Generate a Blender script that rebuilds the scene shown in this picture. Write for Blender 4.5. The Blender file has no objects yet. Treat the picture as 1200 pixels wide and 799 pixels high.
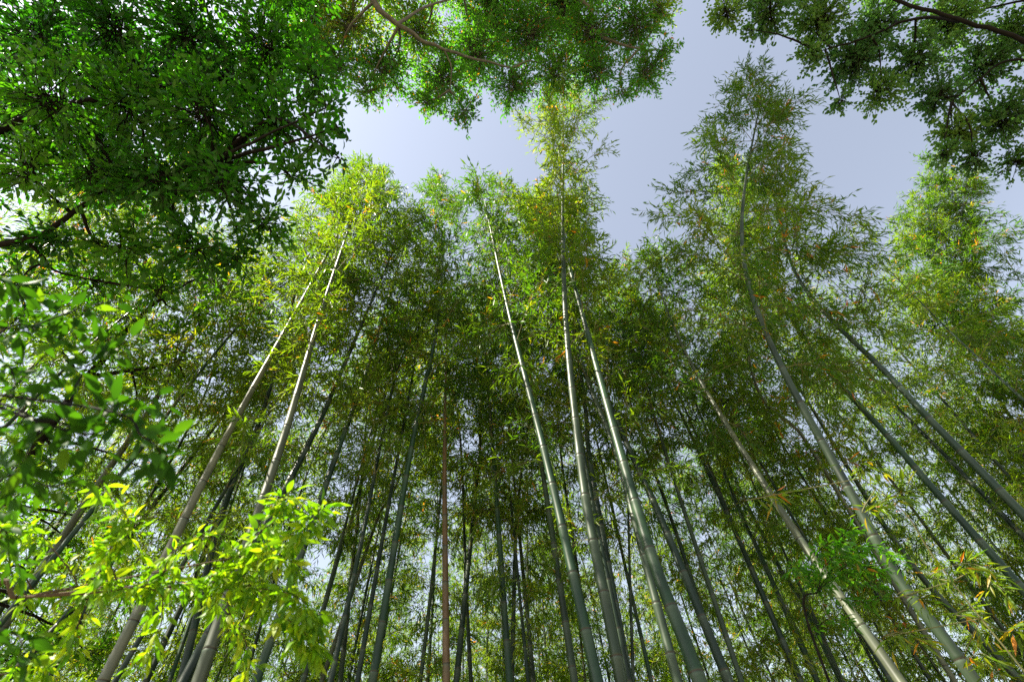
import bpy, math, random
import numpy as np

# ------------------------------------------------------------------ camera, sky, sun, exposure
SC = bpy.context.scene
COL = SC.collection
R = math.radians
random.seed(7)
rng = np.random.default_rng(7)

CAM = np.array([0.0, 0.0, 1.6])
PITCH, ROLL, FPX = R(52.5), R(-4.0), 600.0          # focal length in pixels of a 1200 px wide frame
fwd = np.array([0, math.cos(PITCH), math.sin(PITCH)])
r0 = np.array([1.0, 0, 0]); u0 = np.cross(r0, fwd)
RIGHT = math.cos(ROLL) * r0 + math.sin(ROLL) * u0
UP = -math.sin(ROLL) * r0 + math.cos(ROLL) * u0

def build_camera():
    from mathutils import Matrix
    cam = bpy.data.cameras.new('camera')
    cam.sensor_width = 36.0; cam.lens = 36.0 * FPX / 1200.0
    cam.clip_start = 0.05; cam.clip_end = 2000
    cam.dof.use_dof = True; cam.dof.focus_distance = 6.0; cam.dof.aperture_fstop = 3.2
    o = bpy.data.objects.new('camera', cam); COL.objects.link(o)
    o.matrix_world = Matrix(((RIGHT[0], UP[0], -fwd[0], CAM[0]), (RIGHT[1], UP[1], -fwd[1], CAM[1]),
                             (RIGHT[2], UP[2], -fwd[2], CAM[2]), (0, 0, 0, 1)))
    SC.camera = o
build_camera()

SUN_EL, SUN_AZ = R(49), R(247)      # azimuth clockwise from +Y (the view direction): left of the camera, a little behind it
def build_light():
    w = bpy.data.worlds.new('World'); SC.world = w; w.use_nodes = True
    nt = w.node_tree; nt.nodes.clear()
    out = nt.nodes.new('ShaderNodeOutputWorld'); bg = nt.nodes.new('ShaderNodeBackground')
    sky = nt.nodes.new('ShaderNodeTexSky'); sky.sky_type = 'NISHITA'; sky.sun_disc = False
    sky.sun_elevation = SUN_EL; sky.sun_rotation = SUN_AZ
    sky.air_density = 1.0; sky.dust_density = 1.0; sky.ozone_density = 1.5; sky.altitude = 50
    hs = nt.nodes.new('ShaderNodeHueSaturation'); hs.inputs['Saturation'].default_value = 0.52
    nt.links.new(sky.outputs[0], hs.inputs['Color']); nt.links.new(hs.outputs[0], bg.inputs['Color'])
    bg.inputs['Strength'].default_value = 0.078
    nt.links.new(bg.outputs[0], out.inputs['Surface'])
    s = bpy.data.lights.new('sun', 'SUN'); s.energy = 5.0; s.angle = R(0.5); s.color = (1.0, 0.92, 0.76)
    o = bpy.data.objects.new('sun', s); COL.objects.link(o)
    from mathutils import Vector
    d = Vector((math.sin(SUN_AZ) * math.cos(SUN_EL), math.cos(SUN_AZ) * math.cos(SUN_EL), math.sin(SUN_EL)))
    o.rotation_euler = d.to_track_quat('Z', 'Y').to_euler()
    o.location = (0, 0, 30)
build_light()
SC.view_settings.view_transform = 'Standard'; SC.view_settings.look = 'None'
SC.view_settings.exposure = 2.05; SC.view_settings.gamma = 1.0
SC.render.engine = 'CYCLES'
SC.cycles.max_bounces = 10; SC.cycles.diffuse_bounces = 8; SC.cycles.glossy_bounces = 2; SC.cycles.transmission_bounces = 8
SC.cycles.use_denoising = False; SC.cycles.use_adaptive_sampling = False; SC.cycles.sample_clamp_indirect = 4.0
SC.cycles.caustics_reflective = False; SC.cycles.caustics_refractive = False
SC.cycles.pixel_filter_type = 'BLACKMAN_HARRIS' if hasattr(SC.cycles, 'pixel_filter_type') else SC.cycles.pixel_filter_type

# ------------------------------------------------------------------ helpers
def ray(u, v):
    return (u - 600.0) * RIGHT + (399.5 - v) * UP + FPX * fwd          # length 600 along the axis
def at(u, v, depth):
    """World point on the sight line of photo pixel (u, v), depth metres along the view axis."""
    return CAM + ray(u, v) * (depth / FPX)
def at_z(u, v, z):
    d = ray(u, v); return CAM + d * ((z - CAM[2]) / d[2])
def near_line(u, v, A, D):
    """Point of pixel ray (u, v) closest to the line A + t D."""
    d1 = ray(u, v); d1 = d1 / np.linalg.norm(d1); D = D / np.linalg.norm(D)
    w = CAM - A; b = d1 @ D; d = d1 @ w; e = D @ w; den = 1 - b * b
    return CAM + d1 * ((b * e - d) / max(den, 1e-4))
def unit(a):
    return a / np.maximum(np.linalg.norm(a, axis=-1, keepdims=True), 1e-9)

def new_mesh(name, V, F, mats, fmat=None, tint=None, uv=None, smooth=False):
    """V (n,3); F list of int arrays (m,k)."""
    me = bpy.data.meshes.new(name)
    V = np.asarray(V, np.float32)
    me.vertices.add(len(V)); me.vertices.foreach_set('co', V.ravel())
    loops = np.concatenate([f.ravel() for f in F]).astype(np.int32)
    sizes = np.concatenate([np.full(len(f), f.shape[1], np.int32) for f in F])
    starts = np.concatenate([[0], np.cumsum(sizes)[:-1]]).astype(np.int32)
    me.loops.add(len(loops)); me.loops.foreach_set('vertex_index', loops)
    me.polygons.add(len(sizes)); me.polygons.foreach_set('loop_start', starts)
    for m in mats: me.materials.append(m)
    if fmat is not None: me.polygons.foreach_set('material_index', np.asarray(fmat, np.int32))
    if smooth: me.polygons.foreach_set('use_smooth', np.ones(len(sizes), bool))
    if tint is not None:
        a = me.attributes.new('tint', 'FLOAT', 'POINT'); a.data.foreach_set('value', np.asarray(tint, np.float32))
    if uv is not None:
        l = me.uv_layers.new(name='UVMap'); l.data.foreach_set('uv', np.asarray(uv, np.float32)[loops].ravel())
    me.update(calc_edges=True); me.validate()
    return me

class Bag:
    """Collects vertices and faces of ONE mesh object."""
    def __init__(s): s.V = []; s.F = {3: [], 4: []}; s.M = {3: [], 4: []}; s.T = []; s.n = 0
    def add(s, V, F, mat=0, tint=0.5):
        s.V.append(V); s.T.append(np.full(len(V), tint) if np.isscalar(tint) else tint)
        for f in F:
            if len(f): s.F[f.shape[1]].append(f + s.n); s.M[f.shape[1]].append(np.full(len(f), mat))
        s.n += len(V)
    def mesh(s, name, mats, smooth=False):
        F = []; M = []
        for k in (3, 4):
            if s.F[k]: F.append(np.concatenate(s.F[k])); M.append(np.concatenate(s.M[k]))
        return new_mesh(name, np.concatenate(s.V), F, mats, np.concatenate(M), np.concatenate(s.T), smooth=smooth)

def frames(P):
    P = np.asarray(P, float)
    T = unit(np.gradient(P, axis=0))
    ref = np.array([0.0, 0, 1]) if abs(T[0, 2]) < 0.9 else np.array([0.0, 1, 0])
    A = unit(np.cross(T, ref)); B = np.cross(T, A)
    return T, A, B
def tube(P, rad, sides=6):
    """Polyline -> closed-off tube (verts, [quads])."""
    P = np.asarray(P, float); rad = np.broadcast_to(rad, (len(P),))
    T, A, B = frames(P)
    th = np.arange(sides) * 2 * math.pi / sides
    V = P[:, None] + rad[:, None, None] * (A[:, None] * np.cos(th)[None, :, None] + B[:, None] * np.sin(th)[None, :, None])
    i = np.arange(len(P) - 1)[:, None] * sides; j = np.arange(sides)[None]; k = (j + 1) % sides
    Q = np.stack([i + j, i + k, i + sides + k, i + sides + j], -1).reshape(-1, 4)
    return V.reshape(-1, 3), [Q]
def spline(pts, n):
    """Catmull-Rom through the points, n samples."""
    P = np.asarray(pts, float)
    if len(P) == 2: P = np.array([P[0], (P[0] + P[1]) / 2, P[1]])
    E = np.vstack([2 * P[0] - P[1], P, 2 * P[-1] - P[-2]])
    t = np.linspace(0, len(P) - 1 - 1e-6, n); i = t.astype(int); f = (t - i)[:, None]
    a, b, c, d = E[i], E[i + 1], E[i + 2], E[i + 3]
    return 0.5 * (2 * b + (c - a) * f + (2 * a - 5 * b + 4 * c - d) * f ** 2 + (3 * b - a - 3 * c + d) * f ** 3)

def leaves(P, D, N, L, W, bag, mat, tint, kind='lance'):
    """Leaf blades: base P, direction D, upper normal N, length L, width W, folded along the midrib and drooping."""
    n = len(P)
    if n == 0: return
    D = unit(D); S = unit(np.cross(N, D)); N = np.cross(D, S)
    L = np.asarray(L)[:, None]; W = np.asarray(W)[:, None]
    if kind == 'lance':
        m = P + D * L * 0.38
        V = np.stack([P, m + S * W * .5 + N * W * .16, P + D * L - N * L * .10, m - S * W * .5 + N * W * .16], 1)
        b = np.arange(n)[:, None] * 4
        F = np.concatenate([b + np.array([[0, 1, 2]]), b + np.array([[0, 2, 3]])])
        bag.add(V.reshape(-1, 3), [F], mat, np.repeat(tint, 4))
    elif kind == 'fine':
        st = [(0, 0, 0), (.12, .50, .010), (.30, .94, .022), (.48, 1.0, .015), (.66, .80, -.020), (.84, .42, -.075), (1.0, 0, -.16)]
        mid = [P + D * L * a + N * L * c for a, w_, c in st]
        V = mid + [P + D * L * (a - .03) + S * W * .5 * w_ + N * (L * c + W * .13 * w_) for a, w_, c in st[1:-1]] + [P + D * L * (a - .03) - S * W * .5 * w_ + N * (L * c + W * .13 * w_) for a, w_, c in st[1:-1]]
        V = np.stack(V, 1); b = np.arange(n)[:, None] * 17
        F3 = [[0, 7, 1], [5, 11, 6], [0, 1, 12], [5, 6, 16]]
        F4 = [[i, 6 + i, 7 + i, i + 1] for i in range(1, 5)] + [[i, i + 1, 12 + i, 11 + i] for i in range(1, 5)]
        bag.add(V.reshape(-1, 3), [np.concatenate([b + np.array([q]) for q in F3]), np.concatenate([b + np.array([q]) for q in F4])], mat, np.repeat(tint, 17))
    else:
        m1 = P + D * L * .36 + N * L * .03; m2 = P + D * L * .70 - N * L * .02; m3 = P + D * L - N * L * .14
        a1 = P + D * L * .30 + N * W * .14; a2 = P + D * L * .66 + N * W * .06
        V = np.stack([P, m1, m2, m3, a1 + S * W * .5, a2 + S * W * .40, a1 - S * W * .5, a2 - S * W * .40], 1)
        b = np.arange(n)[:, None] * 8
        F3 = np.concatenate([b + np.array([[q]]).reshape(1, 3) for q in ([0, 4, 1], [2, 5, 3], [0, 1, 6], [2, 3, 7])])
        F4 = np.concatenate([b + np.array([q]).reshape(1, 4) for q in ([1, 4, 5, 2], [1, 2, 7, 6])])
        bag.add(V.reshape(-1, 3), [F3, F4], mat, np.repeat(tint, 8))

def link(name, me, parent=None):
    o = bpy.data.objects.new(name, me); COL.objects.link(o)
    if parent is not None: o.parent = parent
    return o
def thing(name, label, cat, loc=(0, 0, 0), group=None):
    o = bpy.data.objects.new(name, None); COL.objects.link(o); o.location = loc
    o.empty_display_size = 0.3
    o['label'] = label; o['category'] = cat
    if group: o['group'] = group
    return o

# ------------------------------------------------------------------ materials
def mat_new(name):
    m = bpy.data.materials.new(name); m.use_nodes = True; nt = m.node_tree; nt.nodes.clear()
    out = nt.nodes.new('ShaderNodeOutputMaterial'); return m, nt, out
def ramp(nt, stops, interp='LINEAR'):
    r = nt.nodes.new('ShaderNodeValToRGB'); cr = r.color_ramp; cr.interpolation = interp
    while len(cr.elements) < len(stops): cr.elements.new(0.5)
    for e, (p, c) in zip(cr.elements, stops): e.position = p; e.color = (*c, 1)
    return r
def leaf_mat(name, stops, trans=0.45, tcol=(1.25, 1.3, 0.5), rough=0.42, spec=0.45):
    m, nt, out = mat_new(name); L = nt.links.new
    at_ = nt.nodes.new('ShaderNodeAttribute'); at_.attribute_name = 'tint'
    oi = nt.nodes.new('ShaderNodeObjectInfo')
    mx = nt.nodes.new('ShaderNodeMath'); mx.operation = 'MULTIPLY_ADD'; mx.inputs[1].default_value = 0.12; mx.inputs[2].default_value = -0.06
    ad = nt.nodes.new('ShaderNodeMath'); ad.operation = 'ADD'; ad.use_clamp = True
    L(oi.outputs['Random'], mx.inputs[0]); L(mx.outputs[0], ad.inputs[0]); L(at_.outputs['Fac'], ad.inputs[1])
    rp = ramp(nt, stops); L(ad.outputs[0], rp.inputs[0])
    p = nt.nodes.new('ShaderNodeBsdfPrincipled'); p.inputs['Roughness'].default_value = rough
    p.inputs['Specular IOR Level'].default_value = spec
    L(rp.outputs[0], p.inputs['Base Color'])
    t = nt.nodes.new('ShaderNodeBsdfTranslucent')
    mul = nt.nodes.new('ShaderNodeMix'); mul.data_type = 'RGBA'; mul.blend_type = 'MULTIPLY'; mul.inputs[0].default_value = 1.0
    mul.inputs[7].default_value = (*tcol, 1); L(rp.outputs[0], mul.inputs[6]); L(mul.outputs[2], t.inputs['Color'])
    ms = nt.nodes.new('ShaderNodeMixShader'); ms.inputs[0].default_value = trans
    L(p.outputs[0], ms.inputs[1]); L(t.outputs[0], ms.inputs[2]); L(ms.outputs[0], out.inputs['Surface'])
    return m
def bark_mat(name, c1, c2, scale=14.0, rough=0.85, bump=0.5):
    m, nt, out = mat_new(name); L = nt.links.new
    tc = nt.nodes.new('ShaderNodeTexCoord'); n = nt.nodes.new('ShaderNodeTexNoise')
    n.inputs['Scale'].default_value = scale; n.inputs['Detail'].default_value = 6; n.inputs['Roughness'].default_value = .65
    L(tc.outputs['Object'], n.inputs['Vector'])
    rp = ramp(nt, [(0.3, c1), (0.7, c2)]); L(n.outputs['Fac'], rp.inputs[0])
    p = nt.nodes.new('ShaderNodeBsdfPrincipled'); p.inputs['Roughness'].default_value = rough; p.inputs['Specular IOR Level'].default_value = .12
    L(rp.outputs[0], p.inputs['Base Color'])
    b = nt.nodes.new('ShaderNodeBump'); b.inputs['Strength'].default_value = bump; b.inputs['Distance'].default_value = .02
    L(n.outputs['Fac'], b.inputs['Height']); L(b.outputs[0], p.inputs['Normal'])
    L(p.outputs[0], out.inputs['Surface']); return m
def culm_mat():
    """Bamboo: object colour, waxy bloom under each node, dark node groove, blotches and fine streaks. UV.y counts nodes."""
    m, nt, out = mat_new('bamboo_culm'); L = nt.links.new; N = nt.nodes.new
    uv = N('ShaderNodeUVMap'); sx = N('ShaderNodeSeparateXYZ'); L(uv.outputs[0], sx.inputs[0])
    fr = N('ShaderNodeMath'); fr.operation = 'FRACT'; L(sx.outputs['Y'], fr.inputs[0])
    oi = N('ShaderNodeObjectInfo')
    ring = ramp(nt, [(0.0, (1, 1, 1)), (0.010, (1, 1, 1)), (0.020, (0, 0, 0)), (0.984, (0, 0, 0)), (0.994, (1, 1, 1))]); L(fr.outputs[0], ring.inputs[0])
    bloom = ramp(nt, [(0.0, (.1, .1, .1)), (0.05, (.0, .0, .0)), (0.60, (0, 0, 0)), (0.93, (.35, .35, .35)), (0.972, (.7, .7, .7)), (1.0, (.2, .2, .2))]); L(fr.outputs[0], bloom.inputs[0])
    tc = N('ShaderNodeTexCoord')
    mp = N('ShaderNodeMapping'); mp.inputs['Scale'].default_value = (14, 14, .8); L(tc.outputs['Object'], mp.inputs[0])
    st = N('ShaderNodeTexNoise'); st.inputs['Scale'].default_value = 1.6; st.inputs['Detail'].default_value = 5; L(mp.outputs[0], st.inputs['Vector'])
    bl = N('ShaderNodeTexNoise'); bl.inputs['Scale'].default_value = 3.0; bl.inputs['Detail'].default_value = 6; L(tc.outputs['Object'], bl.inputs['Vector'])
    sr = ramp(nt, [(0.3, (.75, .75, .75)), (0.7, (1.2, 1.2, 1.15))]); L(st.outputs['Fac'], sr.inputs[0])
    br = ramp(nt, [(0.30, (.42, .46, .40)), (0.46, (.95, .95, .92)), (0.58, (1.05, 1.05, 1)), (0.70, (1.4, 1.38, 1.25))]); L(bl.outputs['Fac'], br.inputs[0])
    m1 = N('ShaderNodeMix'); m1.data_type = 'RGBA'; m1.blend_type = 'MULTIPLY'; m1.inputs[0].default_value = 1
    L(oi.outputs['Color'], m1.inputs[6]); L(sr.outputs[0], m1.inputs[7])
    m2 = N('ShaderNodeMix'); m2.data_type = 'RGBA'; m2.blend_type = 'MULTIPLY'; m2.inputs[0].default_value = 1
    L(m1.outputs[2], m2.inputs[6]); L(br.outputs[0], m2.inputs[7])
    m3 = N('ShaderNodeMix'); m3.data_type = 'RGBA'; L(bloom.outputs[0], m3.inputs[0])
    L(m2.outputs[2], m3.inputs[6]); m3.inputs[7].default_value = (.055, .080, .052, 1)
    m4 = N('ShaderNodeMix'); m4.data_type = 'RGBA'; L(ring.outputs[0], m4.inputs[0])
    L(m3.outputs[2], m4.inputs[6]); m4.inputs[7].default_value = (.030, .028, .018, 1)
    p = N('ShaderNodeBsdfPrincipled'); p.inputs['Roughness'].default_value = .44; p.inputs['Specular IOR Level'].default_value = .3
    L(m4.outputs[2], p.inputs['Base Color']); L(p.outputs[0], out.inputs['Surface']); return m

M = {}
M['culm'] = culm_mat()
M['twig'] = bark_mat('bamboo_twig', (.09, .10, .04), (.16, .15, .07), 30, .6, .1)
M['bamboo'] = leaf_mat('bamboo_leaf', [(0, (.020, .072, .009)), (.35, (.045, .124, .010)), (.74, (.110, .192, .012)),
                                       (.86, (.17, .22, .016)), (.93, (.30, .20, .025)), (1.0, (.40, .13, .022))], .55, (1.95, 1.75, .38))
M['dark'] = leaf_mat('evergreen_leaf', [(0, (.014, .065, .008)), (.6, (.028, .115, .010)), (.9, (.06, .17, .012)), (1, (.16, .25, .02))], .50, (1.6, 1.95, .32), .4, .3)
M['camphor'] = leaf_mat('camphor_leaf', [(0, (.025, .090, .010)), (.55, (.045, .145, .012)), (.88, (.11, .20, .015)), (.96, (.20, .19, .03)), (1, (.30, .10, .02))], .60, (2.1, 2.3, .5))
M['small'] = leaf_mat('round_leaf', [(0, (.035, .095, .030)), (.6, (.06, .14, .036)), (1, (.11, .19, .035))], .58, (1.8, 1.9, .8))
M['young'] = leaf_mat('young_leaf', [(0, (.035, .12, .010)), (.45, (.085, .21, .012)), (.85, (.17, .30, .016)), (1, (.28, .36, .025))], .55, (1.55, 1.6, .25), .45, .25)
M['broad'] = leaf_mat('broad_leaf', [(0, (.018, .065, .010)), (.7, (.035, .11, .012)), (1, (.10, .19, .015))], .48, (1.6, 1.6, .25), .5, .06)
M['bark_dark'] = bark_mat('dark_bark', (.004, .004, .004), (.012, .010, .009))
M['bark_grey'] = bark_mat('grey_bark', (.05, .048, .044), (.14, .135, .12))
M['bark_brown'] = bark_mat('brown_bark', (.04, .028, .018), (.09, .065, .04), 22)

# ------------------------------------------------------------------ ground
def build_ground():
    m, nt, out = mat_new('forest_floor'); L = nt.links.new
    tc = nt.nodes.new('ShaderNodeTexCoord')
    v = nt.nodes.new('ShaderNodeTexVoronoi'); v.inputs['Scale'].default_value = 9; L(tc.outputs['Object'], v.inputs['Vector'])
    n = nt.nodes.new('ShaderNodeTexNoise'); n.inputs['Scale'].default_value = .7; n.inputs['Detail'].default_value = 8; L(tc.outputs['Object'], n.inputs['Vector'])
    r1 = ramp(nt, [(0, (.16, .12, .07)), (.4, (.30, .24, .14)), (.75, (.40, .33, .21)), (1, (.20, .20, .08))]); L(v.outputs['Color'], r1.inputs[0])
    r2 = ramp(nt, [(.35, (.65, .68, .6)), (.65, (1, 1, 1))]); L(n.outputs['Fac'], r2.inputs[0])
    mx = nt.nodes.new('ShaderNodeMix'); mx.data_type = 'RGBA'; mx.blend_type = 'MULTIPLY'; mx.inputs[0].default_value = 1
    L(r1.outputs[0], mx.inputs[6]); L(r2.outputs[0], mx.inputs[7])
    p = nt.nodes.new('ShaderNodeBsdfPrincipled'); p.inputs['Roughness'].default_value = .95; L(mx.outputs[2], p.inputs['Base Color'])
    b = nt.nodes.new('ShaderNodeBump'); b.inputs['Distance'].default_value = .05; L(v.outputs['Distance'], b.inputs['Height']); L(b.outputs[0], p.inputs['Normal'])
    L(p.outputs[0], out.inputs['Surface'])
    n_ = 121; s = np.sign(np.linspace(-1, 1, n_)) * np.abs(np.linspace(-1, 1, n_)) ** 3 * 400
    X, Y = np.meshgrid(s, s); Z = .05 * np.sin(X * .9) * np.cos(Y * .7) - .06
    V = np.stack([X, Y, Z], -1).reshape(-1, 3)
    i = (np.arange(n_ - 1)[:, None] * n_ + np.arange(n_ - 1)[None]).ravel()
    o = link('ground', new_mesh('ground', V, [np.stack([i, i + 1, i + n_ + 1, i + n_], -1)], [m], smooth=True))
    o['kind'] = 'structure'; o['label'] = 'leaf-littered earth floor of the bamboo grove'
build_ground()

# ------------------------------------------------------------------ bamboo
def culm_mesh(curve, H, r_base, sides=12, base_gap=.24, mid_gap=.40, detail=True):
    """curve(t): height fraction 0..1 -> point. Returns mesh and the list of node fractions."""
    nodes = [0.0]; t = 0.0
    while t < 1 - .012:
        g = base_gap + (mid_gap - base_gap) * min(1, t / .22) if t < .6 else mid_gap - (mid_gap - .14) * (t - .6) / .4
        t += g * random.uniform(.94, 1.06) / H; nodes.append(min(t, 1.0))
    rf = lambda t: r_base * (1 - .42 * t - .52 * t ** 2)
    prof = [(0.0, .965), (.012, 1.075), (.05, 1.0), (.5, .985), (.955, 1.0), (.985, 1.06)] if detail else [(0.0, .97), (.03, 1.06), (.08, 1.0), (.95, 1.0)]
    ts, rs, vs = [], [], []
    for k in range(len(nodes) - 1):
        a, b = nodes[k], nodes[k + 1]
        for f, m in prof:
            tt = a + (b - a) * f; ts.append(tt); rs.append(max(rf(tt), .004) * m); vs.append(k + f)
    ts.append(nodes[-1]); rs.append(.003); vs.append(len(nodes) - 1 + .5)
    P = curve(np.array(ts)); T, A, B = frames(P)
    th = np.arange(sides + 1) * 2 * math.pi / sides; rs = np.array(rs)
    V = P[:, None] + rs[:, None, None] * (A[:, None] * np.cos(th)[None, :, None] + B[:, None] * np.sin(th)[None, :, None])
    n = sides + 1
    i = np.arange(len(P) - 1)[:, None] * n; j = np.arange(sides)[None]
    Q = np.stack([i + j, i + j + 1, i + n + j + 1, i + n + j], -1).reshape(-1, 4)
    uv = np.stack(np.broadcast_arrays((np.arange(n) / sides)[None], np.array(vs)[:, None]), -1).reshape(-1, 2)
    return new_mesh('culm', V.reshape(-1, 3), [Q], [M['culm']], uv=uv, smooth=True), nodes

def bamboo_crown(curve, H, nodes, start, width, dens=1.0, leaf=.125, warm=0.0, hang=.35, tint0=None):
    """Branch pairs at each node above start, each carrying twigs with fans of narrow leaves."""
    bag = Bag(); P_, D_, T_ = [], [], []
    prev = random.random() * 6.28
    base_t = rng.uniform(.35, .68) if tint0 is None else tint0
    for k, t in enumerate(nodes[1:-1]):
        if t < start: continue
        s = (t - start) / (1 - start)
        o = curve(np.array([t]))[0]
        prev += math.pi + random.uniform(-.7, .7)
        for b in range(2):
            if random.random() > dens * .62 + .4: continue
            az = prev + (0 if b == 0 else random.uniform(.5, 1.2))
            ln = width * (min(1.0, .55 + s * 2.0) if s < .25 else max(.17, 1.05 - .90 * ((s - .25) / .75) ** 1.45)) * random.uniform(.65, 1.15) * (1 if b == 0 else .75)
            el = R(random.uniform(25, 58)); h = np.array([math.cos(az), math.sin(az), 0])
            x = np.linspace(0, 1, 5) * ln
            br = o + h * (x * math.cos(el))[:, None] + np.array([0, 0, 1.0]) * (x * math.sin(el) - hang * x * x)[:, None]
            V, F = tube(br, np.linspace(.0055, .0015, 5), 3); bag.add(V, F, 1)
            ct = np.clip(base_t + rng.normal(0, .12), 0, .74) + warm * rng.uniform(0, .3)
            nt = max(4, int(ln * 21 * dens))
            for f in rng.uniform(.18, 1.0, nt):
                j = f * 4; i0 = min(int(j), 3); p = br[i0] + (br[i0 + 1] - br[i0]) * (j - i0)
                td = unit(unit(br[i0 + 1] - br[i0]) * .6 + rng.normal(0, .55, 3) + np.array([0, 0, -.15]))
                tl = rng.uniform(.12, .38) * min(1, .4 + ln)
                e = p + td * tl + np.array([0, 0, -.12 * tl])
                V, F = tube(np.array([p, (p + e) / 2 + [0, 0, .02], e]), np.array([.002, .0015, .001]), 3); bag.add(V, F, 1)
                cl = 1.5 if rng.random() < .022 + .05 * warm else ct
                nl = rng.integers(5, 10)
                for q in range(nl):
                    g = 1 - q / nl * .75
                    P_.append(p + (e - p) * g); D_.append(td * .75 + rng.normal(0, .52, 3) + np.array([0, 0, -.38])); T_.append(cl)
    # leading shoot
    P_ = np.array(P_); D_ = np.array(D_); n = len(P_)
    N_ = np.array([0, 0, 1.0]) + rng.normal(0, .45, (n, 3))
    L = leaf * rng.uniform(.65, 1.25, n); W = L * rng.uniform(.15, .20, n)
    tint = np.clip(np.array(T_) + rng.normal(0, .10, n), 0, .82)
    flare = (np.array(T_) > 1) & (rng.random(n) < .7) | (rng.random(n) < .004); tint[flare] = rng.uniform(.86, 1, flare.sum())
    leaves(P_, D_, N_, L, W, bag, 0, tint)
    return bag.mesh('crown', [M['bamboo'], M['twig']]), n

def bezier_curve(P0, P1, P2):
    """Curve through base, knee and tip, parameter = height fraction."""
    z1 = (P1[2] - P0[2]) / (P2[2] - P0[2]); z1 = min(max(z1, .15), .85)
    C = (P1 - P0 * (1 - z1) ** 2 - P2 * z1 ** 2) / (2 * z1 * (1 - z1))
    return lambda t: P0[None] * ((1 - t) ** 2)[:, None] + C[None] * (2 * t * (1 - t))[:, None] + P2[None] * (t * t)[:, None]
def multi_curve(pts):
    P = np.array(pts); S = spline(P, 240); z = S[:, 2]
    L = np.concatenate([[0], np.cumsum(np.linalg.norm(np.diff(S, axis=0), axis=1))]); L /= L[-1]
    return lambda t: np.stack([np.interp(t, L, S[:, c]) for c in range(3)], -1)

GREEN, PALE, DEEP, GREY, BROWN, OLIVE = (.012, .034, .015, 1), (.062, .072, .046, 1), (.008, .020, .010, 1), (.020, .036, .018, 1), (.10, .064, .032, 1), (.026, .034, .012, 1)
N_LEAF = 0
def hero(label, pix, w, col, H=12.5, D=.085, tip=None, start=.47, width=1.5, dens=1.15, warm=0.0, group='bamboos standing in the front of the grove', crown=True, name='bamboo', leaf=.110):
    """pix: photo pixels of the visible culm from low to high; w: its width in pixels at the first of them; tip: pixel of the tip."""
    global N_LEAF
    A = at(*pix[0], 4.0); rv = unit(A - CAM); q0 = near_line(*pix[1], A, np.array([0, 0, 1.0]))
    sd = unit(np.cross(rv, q0 - A)); pj = lambda p: np.array([(p - CAM) @ RIGHT, (p - CAM) @ UP]) * FPX / ((p - CAM) @ fwd)
    dep = 4.0 * np.linalg.norm(pj(A + sd * D / 2) - pj(A - sd * D / 2)) / w
    A = at(*pix[0], dep)
    hi = pix[-1]
    if tip is not None:
        B = near_line(*hi, A, np.array([0, 0, 1.0]))
        T = near_line(*tip, A, B - A)
        if not H - 1.5 < T[2] < H + 1.5: T = at_z(*tip, min(max(T[2], H - 1.5), H + 1.5))
        B = near_line(*hi, A, T - A)
    else:
        B = near_line(*hi, A, np.array([0, 0, 1.0]))
        d = (B - A) / max(B[2] - A[2], .3); T = A + d * (H - A[2]) + np.array([0, -.35, 0])
        Dn = B - A
    sel = [pix[len(pix) // 2]] if len(pix) > 2 else []
    mids = [near_line(*q, A, B - A) for q in sel]
    knee = [A] + mids + [B]
    d0 = (knee[1] - A) / max(knee[1][2] - A[2], .3)
    lean = np.hypot(*(d0[:2]))
    if lean > .45: d0 = d0 * (.45 / lean)
    g = A - d0 * A[2]; g[2] = -.05
    if tip is None and T[2] < B[2] + 1: T = B + unit(B - A) * 2
    curve = multi_curve([g] + knee + [T])
    print('HERO %-40s dep %.2f base (%.2f %.2f) A z %.2f B (%.2f %.2f %.2f) T (%.2f %.2f %.2f)' % (label[:40], dep, g[0], g[1], A[2], *B, *T))
    Hl = float(np.linalg.norm(T - g))
    root = thing(name, label, 'bamboo', (g[0], g[1], 0), group)
    off = np.array([g[0], g[1], 0.0])
    cl = lambda t: curve(t) - off
    rb = D * .43 / (1 - .42 * A[2] / H - .52 * (A[2] / H) ** 2)
    me, nodes = culm_mesh(cl, Hl, rb, 12)
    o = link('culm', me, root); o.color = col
    if crown:
        me, n = bamboo_crown(cl, Hl, nodes, start, width, dens, warm=warm, leaf=leaf)
        link('crown', me, root); N_LEAF += n
    return root

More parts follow.
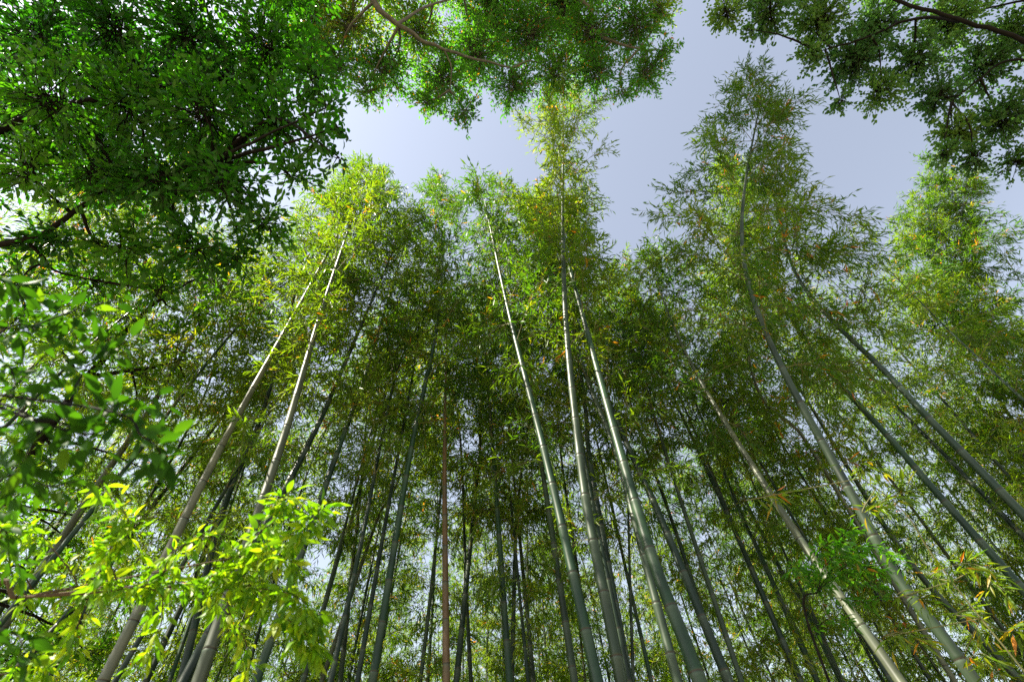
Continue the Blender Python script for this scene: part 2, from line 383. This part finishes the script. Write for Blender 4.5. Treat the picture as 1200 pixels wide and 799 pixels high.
HEROES = [
 # left group
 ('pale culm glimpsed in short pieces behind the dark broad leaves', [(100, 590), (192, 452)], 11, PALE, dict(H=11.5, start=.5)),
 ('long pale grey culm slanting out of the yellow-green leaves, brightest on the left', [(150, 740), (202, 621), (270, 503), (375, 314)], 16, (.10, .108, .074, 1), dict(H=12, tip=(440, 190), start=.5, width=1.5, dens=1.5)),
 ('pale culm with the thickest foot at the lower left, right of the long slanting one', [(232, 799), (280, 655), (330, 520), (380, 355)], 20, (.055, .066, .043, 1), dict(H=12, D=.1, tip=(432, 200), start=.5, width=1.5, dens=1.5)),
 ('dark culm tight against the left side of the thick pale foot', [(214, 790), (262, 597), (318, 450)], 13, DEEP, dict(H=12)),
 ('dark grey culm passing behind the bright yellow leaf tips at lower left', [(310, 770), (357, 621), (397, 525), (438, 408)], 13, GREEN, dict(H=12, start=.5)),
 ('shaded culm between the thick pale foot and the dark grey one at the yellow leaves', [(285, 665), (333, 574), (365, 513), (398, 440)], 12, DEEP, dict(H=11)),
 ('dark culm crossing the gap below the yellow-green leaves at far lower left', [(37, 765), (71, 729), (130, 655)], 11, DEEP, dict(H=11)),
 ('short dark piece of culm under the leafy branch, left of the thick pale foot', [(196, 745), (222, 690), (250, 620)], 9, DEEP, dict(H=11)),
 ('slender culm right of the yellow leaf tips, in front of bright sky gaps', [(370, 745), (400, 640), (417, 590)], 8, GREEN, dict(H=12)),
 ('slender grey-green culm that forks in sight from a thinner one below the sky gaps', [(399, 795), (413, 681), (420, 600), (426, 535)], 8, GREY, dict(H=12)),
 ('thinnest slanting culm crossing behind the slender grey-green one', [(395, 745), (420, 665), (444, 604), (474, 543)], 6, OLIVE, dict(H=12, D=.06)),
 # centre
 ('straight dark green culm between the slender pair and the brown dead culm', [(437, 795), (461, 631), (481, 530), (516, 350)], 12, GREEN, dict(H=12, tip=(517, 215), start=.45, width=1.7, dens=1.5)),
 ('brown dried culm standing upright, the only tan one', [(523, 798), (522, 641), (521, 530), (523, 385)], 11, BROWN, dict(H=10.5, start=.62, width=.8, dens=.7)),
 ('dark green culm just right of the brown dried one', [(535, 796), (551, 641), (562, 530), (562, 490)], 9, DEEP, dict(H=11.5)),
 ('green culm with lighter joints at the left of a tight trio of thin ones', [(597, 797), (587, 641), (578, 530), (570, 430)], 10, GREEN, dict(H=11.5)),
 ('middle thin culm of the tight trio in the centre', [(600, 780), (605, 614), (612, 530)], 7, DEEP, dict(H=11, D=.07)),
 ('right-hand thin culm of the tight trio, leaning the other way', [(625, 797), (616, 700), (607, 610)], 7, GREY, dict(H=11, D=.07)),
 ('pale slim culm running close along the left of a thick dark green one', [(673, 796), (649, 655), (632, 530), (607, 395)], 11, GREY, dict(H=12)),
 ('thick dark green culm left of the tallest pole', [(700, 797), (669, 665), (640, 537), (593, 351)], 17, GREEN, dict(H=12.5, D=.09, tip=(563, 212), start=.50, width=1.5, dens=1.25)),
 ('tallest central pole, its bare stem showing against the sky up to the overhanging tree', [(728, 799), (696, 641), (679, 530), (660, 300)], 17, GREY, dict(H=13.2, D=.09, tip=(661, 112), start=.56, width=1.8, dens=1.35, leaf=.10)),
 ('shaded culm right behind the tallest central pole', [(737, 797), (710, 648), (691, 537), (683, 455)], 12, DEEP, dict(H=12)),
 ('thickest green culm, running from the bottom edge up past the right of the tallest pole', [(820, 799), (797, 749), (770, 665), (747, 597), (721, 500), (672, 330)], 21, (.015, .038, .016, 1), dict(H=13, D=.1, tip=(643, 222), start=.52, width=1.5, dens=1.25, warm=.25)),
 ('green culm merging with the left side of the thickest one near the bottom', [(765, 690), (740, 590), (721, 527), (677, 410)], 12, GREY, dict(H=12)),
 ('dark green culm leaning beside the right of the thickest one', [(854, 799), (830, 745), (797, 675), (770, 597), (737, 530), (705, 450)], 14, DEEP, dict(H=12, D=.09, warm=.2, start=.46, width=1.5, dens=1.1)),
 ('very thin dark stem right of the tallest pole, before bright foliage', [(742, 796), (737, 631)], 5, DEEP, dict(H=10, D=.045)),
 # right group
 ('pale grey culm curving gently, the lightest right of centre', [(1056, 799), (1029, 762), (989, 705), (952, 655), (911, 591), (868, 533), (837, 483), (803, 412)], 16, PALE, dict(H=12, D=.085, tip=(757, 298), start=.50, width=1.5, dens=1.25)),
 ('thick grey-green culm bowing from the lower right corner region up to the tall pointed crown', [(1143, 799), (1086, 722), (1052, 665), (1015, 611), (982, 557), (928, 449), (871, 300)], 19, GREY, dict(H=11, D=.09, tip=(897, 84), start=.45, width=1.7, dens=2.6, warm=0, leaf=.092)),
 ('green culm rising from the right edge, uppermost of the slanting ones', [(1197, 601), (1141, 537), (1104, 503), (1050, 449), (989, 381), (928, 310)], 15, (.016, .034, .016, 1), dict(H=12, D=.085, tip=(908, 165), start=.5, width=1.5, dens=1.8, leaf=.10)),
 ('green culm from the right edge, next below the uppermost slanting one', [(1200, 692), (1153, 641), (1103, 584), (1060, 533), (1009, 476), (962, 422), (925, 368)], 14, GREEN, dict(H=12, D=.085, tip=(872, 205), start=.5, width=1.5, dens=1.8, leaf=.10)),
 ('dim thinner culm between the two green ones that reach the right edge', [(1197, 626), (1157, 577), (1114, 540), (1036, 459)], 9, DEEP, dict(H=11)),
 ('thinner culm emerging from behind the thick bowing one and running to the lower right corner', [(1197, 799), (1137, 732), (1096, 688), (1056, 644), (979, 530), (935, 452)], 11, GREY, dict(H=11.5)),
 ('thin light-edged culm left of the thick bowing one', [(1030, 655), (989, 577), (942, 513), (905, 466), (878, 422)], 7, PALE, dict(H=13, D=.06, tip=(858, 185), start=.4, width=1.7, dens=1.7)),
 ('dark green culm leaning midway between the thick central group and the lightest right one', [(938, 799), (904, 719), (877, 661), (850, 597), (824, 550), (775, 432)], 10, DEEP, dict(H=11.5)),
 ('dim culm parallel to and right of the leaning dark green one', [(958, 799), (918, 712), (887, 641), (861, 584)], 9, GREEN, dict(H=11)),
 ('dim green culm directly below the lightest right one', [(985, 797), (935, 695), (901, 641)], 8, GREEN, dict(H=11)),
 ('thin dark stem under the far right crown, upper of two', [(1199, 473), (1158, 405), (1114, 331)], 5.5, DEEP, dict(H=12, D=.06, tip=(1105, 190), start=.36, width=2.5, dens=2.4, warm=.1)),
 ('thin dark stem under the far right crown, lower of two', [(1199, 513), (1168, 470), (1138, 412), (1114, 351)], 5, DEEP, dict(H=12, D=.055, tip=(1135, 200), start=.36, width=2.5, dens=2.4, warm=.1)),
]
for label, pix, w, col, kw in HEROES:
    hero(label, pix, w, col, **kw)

# the crowd behind: twelve shapes, each copied with its own data shared
def variant(H, lean, arch, start, width, dens, D, warm):
    a = random.uniform(0, 6.28)
    dx = np.array([math.cos(a), math.sin(a), 0.0])
    curve = multi_curve([np.array([0, 0, -.1]), dx * lean * .3 + [0, 0, H * .4], dx * lean * .7 + [0, 0, H * .75], dx * (lean + arch) + [0, 0, H]])
    cm, nodes = culm_mesh(curve, H, D * .5, 8, detail=False)
    cr, n = bamboo_crown(curve, H, nodes, start, width, dens, warm=warm, leaf=.115, tint0=random.uniform(.42, .70))
    return cm, cr, n
VARS = [variant(random.uniform(10.2, 12.6), random.uniform(.1, .7), random.uniform(.3, 1.0), st_, random.uniform(1.2, 1.6), 1.05, random.uniform(.05, .075), random.uniform(0, .3)) for st_ in (.10, .13, .16, .20, .24, .28, .38, .42, .45, .48, .50, .54)]
def over_skyline(p):
    """True where a full-grown bamboo would stand up into the open sky above the path."""
    for dx in (-.7, 0, .7):
        w = np.array([p[0] + dx, p[1], 12.0]) - CAM; k = FPX / max(w @ fwd, .1)
        u, v = 600 + k * (w @ RIGHT), 399.5 - k * (w @ UP)
        if v < np.interp(u, [-400, 380, 400, 600, 700, 760, 830, 850, 950, 970, 1080, 1110, 1300, 1700], [-400, 100, 240, 230, 240, 290, 270, 180, 220, 300, 300, 240, 260, 300]): return True
    return False
def crowd():
    global N_LEAF
    pts = []; tries = 0
    while len(pts) < 240 and tries < 60000:
        tries += 1
        d = 4.8 + 20 * random.random() ** 1.15; az = R(random.uniform(-68, 68))
        p = np.array([d * math.sin(az), d * math.cos(az)])
        if p[1] < 1.6 or over_skyline(p): continue
        if any(np.hypot(*(p - q)) < .75 for q in pts): continue
        pts.append(p)
    for i, p in enumerate(pts):
        x, y = p; far = np.hypot(x, y)
        cm, cr, n = VARS[6 + i % 6 if far < 8.5 else i % 8]
        root = thing('bamboo', 'thin shaded bamboo deep in the crowded grove, merging with its neighbours behind nearer culms', 'bamboo', (x, y, 0), 'crowded bamboos deep in the grove')
        root.rotation_euler = (R(random.gauss(0, 2.2)), R(random.gauss(0, 2.2)), random.uniform(0, 6.28))
        s = random.uniform(.9, 1.05); root.scale = (s, s, s)
        o = link('culm', cm, root); o.color = random.choice([GREEN, DEEP, GREY, OLIVE, DEEP])
        link('crown', cr, root); N_LEAF += n
crowd()
def thicket():
    global N_LEAF
    shapes = []
    for _ in range(6):
        H = random.uniform(4.2, 6.2); a = random.uniform(0, 6.28); dx = np.array([math.cos(a), math.sin(a), 0])
        c = multi_curve([np.array([0, 0, -.1]), dx * .1 + [0, 0, H * .5], dx * .5 + [0, 0, H * .85], dx * 1.1 + [0, 0, H]])
        cm, nodes = culm_mesh(c, H, .014, 6, detail=False); cr, n = bamboo_crown(c, H, nodes, .22, 1.25, 1.3, leaf=.12, tint0=.66); shapes.append((cm, cr, n))
    k = 0
    while k < 50:
        d = random.uniform(7.0, 17); az = R(random.uniform(-60, 60)); x, y = d * math.sin(az), d * math.cos(az)
        cm, cr, n = shapes[k % 6]; k += 1
        root = thing('young_bamboo', 'low leafy young bamboo filling the shade between the tall stems of the grove', 'young bamboo', (x, y, 0), 'young bamboos under the tall grove')
        root.rotation_euler = (0, 0, random.uniform(0, 6.28)); s = random.uniform(.85, 1.2); root.scale = (s, s, s)
        o = link('culm', cm, root); o.color = OLIVE
        link('crown', cr, root); N_LEAF += n
thicket()

# ------------------------------------------------------------------ broadleaf trees
def leafy_crown(clumps, bag, mat_i, leaf, ratio, per, kind, twig_i, flat=.45, tmean=.45, tspread=.2, droop=.2, rare=0.0):
    """Each clump: random twigs from its centre, leaves along them."""
    P_, D_, T_ = [], [], []
    for c, r in clumps:
        ct = np.clip(rng.normal(tmean, tspread), 0, 1)
        nt = max(5, int(per * r * r))
        for _ in range(nt):
            d = unit(rng.normal(0, 1, 3) * np.array([1, 1, .6])); l = r * rng.uniform(.35, 1.0) ** .6
            st = c + unit(rng.normal(0, 1, 3)) * r * .15
            e = st + d * l + np.array([0, 0, -.12 * l])
            V, F = tube(np.array([st, (st + e) / 2 + rng.normal(0, .04 * l, 3), e]), np.array([.006, .004, .0015]), 3); bag.add(V, F, twig_i)
            nl = int(5 + l / leaf * 1.6)
            g = rng.uniform(.25, 1.02, nl)
            p = st + (e - st) * g[:, None] + rng.normal(0, leaf * .35, (nl, 3))
            P_.append(p); D_.append(d * .7 + rng.normal(0, .6, (nl, 3)) * np.array([1, 1, .5]) + np.array([0, 0, -droop])); T_.append(np.full(nl, ct))
    P_ = np.concatenate(P_); D_ = np.concatenate(D_); n = len(P_)
    N_ = np.array([0, 0, 1.0]) + rng.normal(0, flat, (n, 3))
    L = leaf * rng.uniform(.65, 1.3, n); W = L * ratio * rng.uniform(.85, 1.15, n)
    tint = np.clip(np.concatenate(T_) + rng.normal(0, .13, n), 0, .9)
    if rare: k = rng.random(n) < rare; tint[k] = rng.uniform(.92, 1, k.sum())
    leaves(P_, D_, N_, L, W, bag, mat_i, tint, kind)
    return n
def tree(name, label, trunk, limbs, clumps, leafm, barkm, leaf, ratio, per, kind='lance', r_twig=.02, **kw):
    """trunk / limbs: (points, r0, r1); clumps: (centre, radius). Each clump is joined to the nearest limb by its own branch."""
    global N_LEAF
    base = np.array(trunk[0][0], float); base[2] = 0
    root = thing(name, label, 'tree', tuple(base))
    skel = []
    def limb(nm, pts, ra, rb, sides):
        S = spline(pts, max(8, 5 * len(pts)))
        wob = rng.normal(0, .25 * (ra + rb) / 2, S.shape); wob[0] = wob[-1] = 0
        V, F = tube(S + wob - base, np.linspace(ra, rb, len(S)), sides)
        b = Bag(); b.add(V, F, 0); link(nm, b.mesh(nm, [barkm], smooth=True), root); skel.append(S)
    limb('trunk', *trunk, 14)
    for l in limbs: limb('limb', *l, 9)
    for c, r in clumps:
        S = np.concatenate(skel[:1 + len(limbs)]); d = np.linalg.norm(S - c, axis=1); q = S[np.argmin(d)]
        m = (q + c) / 2 + rng.normal(0, .10 * np.linalg.norm(c - q), 3) + np.array([0, 0, .08 * np.linalg.norm(c - q)])
        limb('branch', [q, m, c], min(.05, r_twig * (1 + np.linalg.norm(c - q) * .3)), r_twig * .3, 6)
    bag = Bag()
    n = leafy_crown([(c - base, r) for c, r in clumps], bag, 0, leaf, ratio, per, kind, 1, **kw)
    link('crown', bag.mesh('crown', [leafm, barkm]), root); N_LEAF += n
    return root
def px_clumps(rows):
    """(u, v, radius in photo pixels, depth) -> (centre, radius in metres)."""
    return [(at(u, v, d), r * d / FPX) for u, v, r, d in rows]

# dark evergreen at the upper left
T1 = [(40, 40, 70, 4.6), (130, 30, 70, 5.0), (220, 40, 70, 5.2), (310, 50, 70, 5.4), (370, 90, 50, 5.0), (60, 120, 70, 4.4), (150, 120, 70, 4.8),
      (240, 130, 70, 4.8), (320, 140, 60, 5.0), (368, 165, 34, 4.4), (340, 205, 38, 4.6), (30, 200, 60, 4.4), (110, 200, 60, 4.7), (190, 210, 64, 4.8), (265, 215, 58, 4.7),
      (310, 260, 42, 5.0), (60, 280, 46, 4.8), (150, 290, 56, 4.9), (225, 290, 54, 4.8), (280, 300, 34, 5.0), (110, 330, 40, 5.2), (190, 340, 36, 5.0), (20, 330, 40, 4.6),
      (90, 70, 80, 6.2), (200, 80, 80, 6.4), (290, 100, 70, 6.4), (30, 150, 80, 6.0), (130, 180, 80, 6.2), (240, 180, 70, 6.2), (394, 150, 22, 4.2), (398, 185, 20, 4.2), (385, 125, 26, 4.4), (-60, 60, 80, 5), (-70, 180, 80, 5), (-60, 290, 70, 5),
      (100, -50, 80, 5.2), (230, -50, 80, 5.4), (330, -30, 70, 5.6)]
tb = at(-230, 420, 4.6)
tree('evergreen_tree', 'dark glossy evergreen filling the upper left, its thin leaf tips outlined against the sky', ([(tb[0], tb[1], -.1), (tb[0] + .1, tb[1], 2.2), tuple(at(-160, 250, 4.8)), tuple(at(-40, 90, 5.4))], .16, .06),
     [([at(-160, 300, 4.7), at(25, 282, 4.7), at(85, 250, 4.75), at(140, 213, 4.9), at(250, 190, 5.0)], .034, .012), ([at(-120, 200, 4.9), at(60, 130, 5.4), at(200, 100, 5.6), at(330, 80, 5.6)], .05, .012),
      ([at(30, 282, 4.72), at(50, 300, 4.8), at(66, 318, 4.9), at(120, 330, 5.1)], .018, .008)],
     px_clumps(T1), M['dark'], M['bark_dark'], .082, .36, 230, 'oval', .016, tmean=.48, tspread=.3, droop=.3)

# camphor overhanging the top centre
T2 = [(410, 30, 44, 9), (450, 80, 44, 9), (430, 105, 28, 8.8), (490, 40, 46, 9.6), (520, 95, 44, 9.4), (545, 130, 24, 9), (500, 118, 28, 9.2), (560, 60, 50, 10), (600, 100, 36, 9.8), (620, 40, 50, 10.2),
      (650, 85, 40, 10), (690, 40, 48, 10.2), (700, 85, 36, 10), (745, 30, 40, 10), (755, 85, 34, 9.8), (778, 60, 20, 9.6), (730, 108, 18, 9.6), (395, 75, 36, 9), (370, 20, 50, 9), (575, 20, 50, 10.6), (660, 10, 50, 10.8), (770, 10, 30, 10),
      (350, -40, 60, 9), (440, -40, 70, 9.4), (530, -50, 70, 10), (620, -50, 70, 10.4), (710, -50, 60, 10.4), (480, -120, 80, 10), (600, -130, 80, 10.2), (360, 60, 40, 9.4)]
tree('overhanging_tree', 'fresh green tree overhanging from the top edge, with a pale grey forked limb', ([(-4.3, -2.6, -.1), (-4.2, -2.4, 3), (-3.9, -1.9, 6), tuple(at(330, -170, 8.6))], .22, .11),
     [([at(330, -170, 8.6), at(428, -12, 8.4), at(468, 30, 8.5), at(520, 58, 8.8), at(600, 80, 9.5)], .062, .016), ([at(390, -70, 8.6), at(560, -60, 10), at(680, 0, 10.2), at(700, 40, 10.0), at(760, 60, 9.8)], .07, .02),
      ([at(466, 28, 8.5), at(500, 8, 9), at(560, -12, 9.8)], .03, .012), ([at(521, 60, 8.8), at(529, 80, 8.9), at(527, 106, 8.9)], .016, .006)],
     px_clumps(T2), M['camphor'], M['bark_grey'], .070, .38, 330, 'lance', .02, tmean=.5, tspread=.17, droop=.1, rare=.03)

# small-leaved tree at the upper right
T3 = [(850, 15, 26, 7.4), (900, 15, 34, 7.4), (880, 35, 14, 7.2), (960, 25, 40, 7.6), (950, 65, 24, 7.4), (1000, 70, 42, 7.6), (985, 118, 18, 7.2), (1030, 105, 30, 7.4), (1030, 30, 40, 7.9), (1070, 70, 38, 7.6), (1110, 30, 42, 7.8),
      (1095, 110, 34, 7.4), (1120, 155, 34, 7.2), (1150, 80, 40, 7.6), (1170, 140, 40, 7.2), (1140, 185, 26, 7.0), (1190, 190, 26, 7.0), (1190, 40, 40, 7.6), (1105, 180, 22, 7), (1230, 110, 50, 7.2), (1250, 30, 50, 7.4), (1250, 190, 40, 7),
      (870, -30, 40, 7.6), (950, -30, 50, 7.8), (1040, -40, 50, 8), (1140, -40, 60, 8)]
tk = at(1420, 230, 6.4)
tree('broadleaf_tree', 'small-leaved tree at the upper right with a straight dark bough across the corner', ([(tk[0], tk[1], -.1), (tk[0], tk[1], 3), tuple(at(1330, 105, 6.2)), tuple(at(1150, -80, 8.0))], .17, .05),
     [([at(1330, 105, 6.2), at(1200, 48, 6.4), at(1120, 22, 6.5), at(1040, -3, 6.7), at(960, -40, 7.2)], .032, .018), ([at(1125, 25, 6.6), at(1070, 22, 7), at(1005, 48, 7.3), at(960, 60, 7.4)], .024, .008),
      ([at(1290, 90, 6.4), at(1190, 70, 6.8), at(1145, 95, 7.0), at(1115, 120, 7.1)], .02, .007)],
     px_clumps(T3), M['small'], M['bark_dark'], .050, .58, 480, 'oval', .014, tmean=.5, tspread=.2, droop=.05)

# brighter tree seen between the evergreen and the bamboo
T4 = [(150, 370, 34, 6.8), (200, 400, 36, 6.8), (120, 400, 34, 6.6), (170, 440, 34, 6.6), (230, 370, 30, 7), (215, 450, 24, 6.6), (90, 350, 34, 6.8), (60, 400, 36, 6.6), (100, 450, 34, 6.6), (20, 380, 40, 6.8), (40, 470, 40, 6.5), (140, 490, 28, 6.4), (180, 330, 30, 7), (250, 330, 24, 7.2), (60, 540, 40, 6.2), (20, 600, 44, 6), (120, 560, 36, 6.3), (30, 680, 44, 6), (90, 640, 40, 6.2), (60, 740, 40, 6), (150, 690, 36, 6.4), (20, 770, 44, 5.8), (140, 620, 34, 6.4), (110, 770, 36, 6.2), (190, 560, 28, 6.6)]
tq = at(60, 560, 6.6)
tree('understorey_tree', 'bright yellow-green tree lit between the dark evergreen and the bamboo culms', ([(tq[0], tq[1], -.1), (tq[0], tq[1], 2.5), tuple(at(110, 430, 6.7)), tuple(at(190, 350, 7))], .09, .02),
     [([at(100, 450, 6.7), at(60, 400, 6.7), at(20, 370, 6.8)], .03, .01), ([at(115, 440, 6.7), at(180, 430, 6.7), at(220, 420, 6.8)], .03, .01)],
     px_clumps(T4), M['young'], M['bark_dark'], .09, .36, 120, 'oval', .014, tmean=.4, tspread=.2, droop=.3)

# ------------------------------------------------------------------ saplings close to the camera
def sapling(name, label, stem, sprigs, leafm, leaf, ratio, tmean, tspread, cat='shrub', hang=.5, gap=.022, kind='oval', flat=.5, barkm=None, spread=.55):
    """stem: (points, r0, r1); sprigs: (points, leaves per metre scale). Each sprig is a branch with its leaves as a child."""
    global N_LEAF
    base = np.array(stem[0][0], float); base[2] = 0
    root = thing(name, label, cat, tuple(base)); barkm = barkm or M['bark_brown']
    S = spline(stem[0], 24); V, F = tube(S - base, np.linspace(stem[1], stem[2], 24), 8)
    b = Bag(); b.add(V, F, 0); link('stem', b.mesh('stem', [barkm], smooth=True), root)
    for pts, k in sprigs:
        pts = [np.array(p, float) for p in pts]
        q = S[np.argmin(np.linalg.norm(S - pts[0], axis=1))]
        C = spline([q] + pts if np.linalg.norm(q - pts[0]) > .02 else pts, 20)
        V, F = tube(C - base, np.linspace(.0028, .0009, 20), 5)
        b = Bag(); b.add(V, F, 0); br = link('branch', b.mesh('branch', [barkm], smooth=True), root)
        Lc = spline(pts, 40); ln = np.linalg.norm(np.diff(Lc, axis=0), axis=1).sum(); n = max(4, int(ln / gap * k))
        f = rng.uniform(.02, 1, n) * 39; i = np.minimum(f.astype(int), 38); P = Lc[i] + (Lc[i + 1] - Lc[i]) * (f - i)[:, None]
        T = unit(Lc[i + 1] - Lc[i]); side = unit(np.cross(T, [0, 0, 1.0])) * np.where(rng.random(n) < .5, -1, 1)[:, None]
        D = T * .5 + side * .6 + rng.normal(0, spread, (n, 3)) + np.array([0, 0, -hang])
        off = unit(D) * (rng.uniform(.0, .9, n) * leaf)[:, None]
        N = np.array([0, 0, 1.0]) + rng.normal(0, flat, (n, 3))
        L = leaf * rng.uniform(.6, 1.25, n)
        bag = Bag(); leaves(P + off - base, D, N, L, L * ratio * rng.uniform(.85, 1.15, n), bag, 0, np.clip(rng.normal(tmean, tspread, n), 0, 1), kind)
        link('foliage', bag.mesh('foliage', [leafm]), br); N_LEAF += n
    return root

d1 = 1.55
F1 = [([(20, 700), (90, 690), (170, 684), (245, 680)], 1.1), ([(245, 680), (290, 640), (325, 600), (335, 580)], 1.3), ([(250, 682), (300, 660), (350, 625), (378, 592)], 1.2), ([(250, 684), (310, 690), (350, 700), (372, 730)], 1.4),
      ([(290, 690), (330, 720), (360, 745), (372, 765)], 1.5), ([(240, 690), (270, 720), (290, 760), (285, 790)], 1.0), ([(170, 686), (200, 650), (230, 630), (270, 625)], 1.0), ([(120, 688), (130, 640), (150, 610), (120, 570)], 1.0),
      ([(90, 690), (60, 640), (40, 620), (25, 610)], 1.0), ([(100, 690), (95, 720), (90, 740), (88, 760)], 1.0), ([(40, 698), (15, 650), (5, 640), (0, 620)], .9), ([(170, 688), (190, 720), (180, 750), (170, 775)], .8), ([(130, 690), (125, 650), (140, 635), (150, 625)], 1.0),
      ([(0, 790), (20, 780), (45, 775), (60, 790)], 1.4), ([(290, 650), (310, 640), (330, 650), (345, 660)], 1.3)]
s1 = at(-60, 760, 1.45)
sapling('yellow_green_sapling', 'sapling with soft yellow-green drooping leaves on a thin twig at the lower left, sunlit', ([(s1[0] - .15, s1[1], -.05), (s1[0] - .1, s1[1], 1.2), tuple(at(-40, 720, 1.5)), tuple(at(20, 700, d1))], .02, .006),
        [([at(u, v, d1 + .10 * math.sin(u * .03)) for u, v in pts], k * .9) for pts, k in F1], M['young'], .045, .30, .70, .24, hang=.75, gap=.0026, kind='fine', flat=.8, spread=.75)

d2 = 1.0
F2 = [([(-20, 500), (50, 490), (95, 508), (105, 515)], 1.0), ([(95, 508), (125, 485), (145, 470), (185, 465)], 1.3), ([(130, 482), (165, 510), (185, 525), (190, 545)], 1.3), ([(-20, 400), (20, 380), (50, 390), (80, 400)], 1.0), ([(-20, 320), (10, 330), (30, 360), (20, 390)], 1.0),
      ([(40, 490), (30, 540), (20, 570), (10, 590)], .8), ([(60, 495), (90, 450), (110, 420), (150, 400)], 1.0), ([(20, 385), (70, 370), (100, 360), (140, 350)], .8), ([(-20, 560), (30, 560), (60, 570), (100, 560)], .8), ([(-20, 740), (10, 740), (25, 750), (20, 780)], 1.2), ([(-20, 440), (10, 430), (20, 450), (40, 450)], 1.0), ([(-20, 630), (5, 620), (10, 650), (15, 680)], .8)]
s2 = at(-130, 640, .95)
sapling('broad_leaved_sapling', 'sapling with large dark green oval leaves very close at the left edge, slightly blurred', ([(s2[0] - .1, s2[1], -.05), (s2[0] - .05, s2[1], 1.2), tuple(at(-90, 560, 1.0)), tuple(at(-60, 450, 1.0)), tuple(at(-50, 330, 1.05))], .018, .006),
        [([at(u, v, d2 + .12 * math.sin(v * .021)) for u, v in pts], k) for pts, k in F2], M['broad'], .043, .38, .4, .3, hang=.35, gap=.0050, flat=.8, kind='fine', spread=.75, barkm=M['bark_dark'])

d3 = 3.0
F3 = [([(960, 690), (965, 665), (985, 650), (1010, 655)], 1.6), ([(960, 690), (950, 660), (965, 640), (985, 640)], 1.6), ([(960, 690), (990, 670), (1015, 665), (1040, 670)], 1.5), ([(960, 690), (970, 680), (1000, 680), (1030, 685)], 1.4), ([(960, 690), (980, 660), (1000, 642), (1025, 645)], 1.4), ([(960, 690), (945, 675), (935, 665), (925, 668)], 1.0), ([(1000, 655), (1020, 640), (1045, 650), (1060, 660)], 1.0), ([(955, 705), (985, 700), (1010, 705), (1035, 700)], 1.0), ([(965, 690), (980, 640), (990, 625), (1005, 620)], 1.0), ([(950, 740), (970, 725), (990, 728), (1005, 735)], .9)]
s3 = at(945, 780, 3.0)
sapling('fern_like_sapling', 'small bright green sapling with feathery flat foliage between two pale right-hand culms', ([(s3[0], s3[1] + .1, -.05), (s3[0], s3[1], 1.2), tuple(at(950, 740, 3.0)), tuple(at(960, 690, d3))], .014, .004),
        [([at(u, v, d3 + .1 * math.sin(u)) for u, v in pts], k) for pts, k in F3], M['camphor'], .05, .28, .45, .22, hang=.2, gap=.0062, flat=.5, spread=.5, kind='fine', barkm=M['bark_dark'])

F4 = [([(1010, 600), (1030, 590), (1050, 580), (1070, 575)], 1.0), ([(985, 548), (1000, 542), (1015, 545), (1030, 550)], 1.1), ([(1090, 675), (1110, 665), (1135, 660), (1165, 668)], 1.2), ([(1150, 665), (1160, 680), (1175, 690), (1180, 700)], .8), ([(1040, 745), (1055, 740), (1070, 745), (1080, 755)], 1.2), ([(1120, 720), (1135, 715), (1145, 730), (1150, 745)], 1.0), ([(880, 585), (895, 582), (905, 578), (915, 580)], .8), ([(1050, 700), (1065, 690), (1080, 700), (1090, 710)], .8), ([(1175, 740), (1190, 735), (1200, 740), (1210, 750)], 1.0), ([(1130, 770), (1150, 765), (1165, 775), (1170, 790)], 1.0)]
s4 = at(1175, 800, 2.6)
sapling('young_bamboo', 'young bamboo with loose sprays of yellow and rust-tinged leaves among the lower right culms', ([(s4[0] + .3, s4[1] + .1, -.05), (s4[0] + .25, s4[1], 1.2), tuple(at(1130, 700, 2.7)), tuple(at(1060, 600, 2.9)), tuple(at(1010, 560, 3.0))], .006, .002),
        [([at(u, v, 2.8 + .15 * math.sin(u * .1)) for u, v in pts], k) for pts, k in F4], M['bamboo'], .085, .18, .68, .16, cat='young bamboo', hang=.4, gap=.013, kind='lance', barkm=M['twig'])

print('LEAVES', N_LEAF, 'OBJECTS', len(bpy.data.objects))
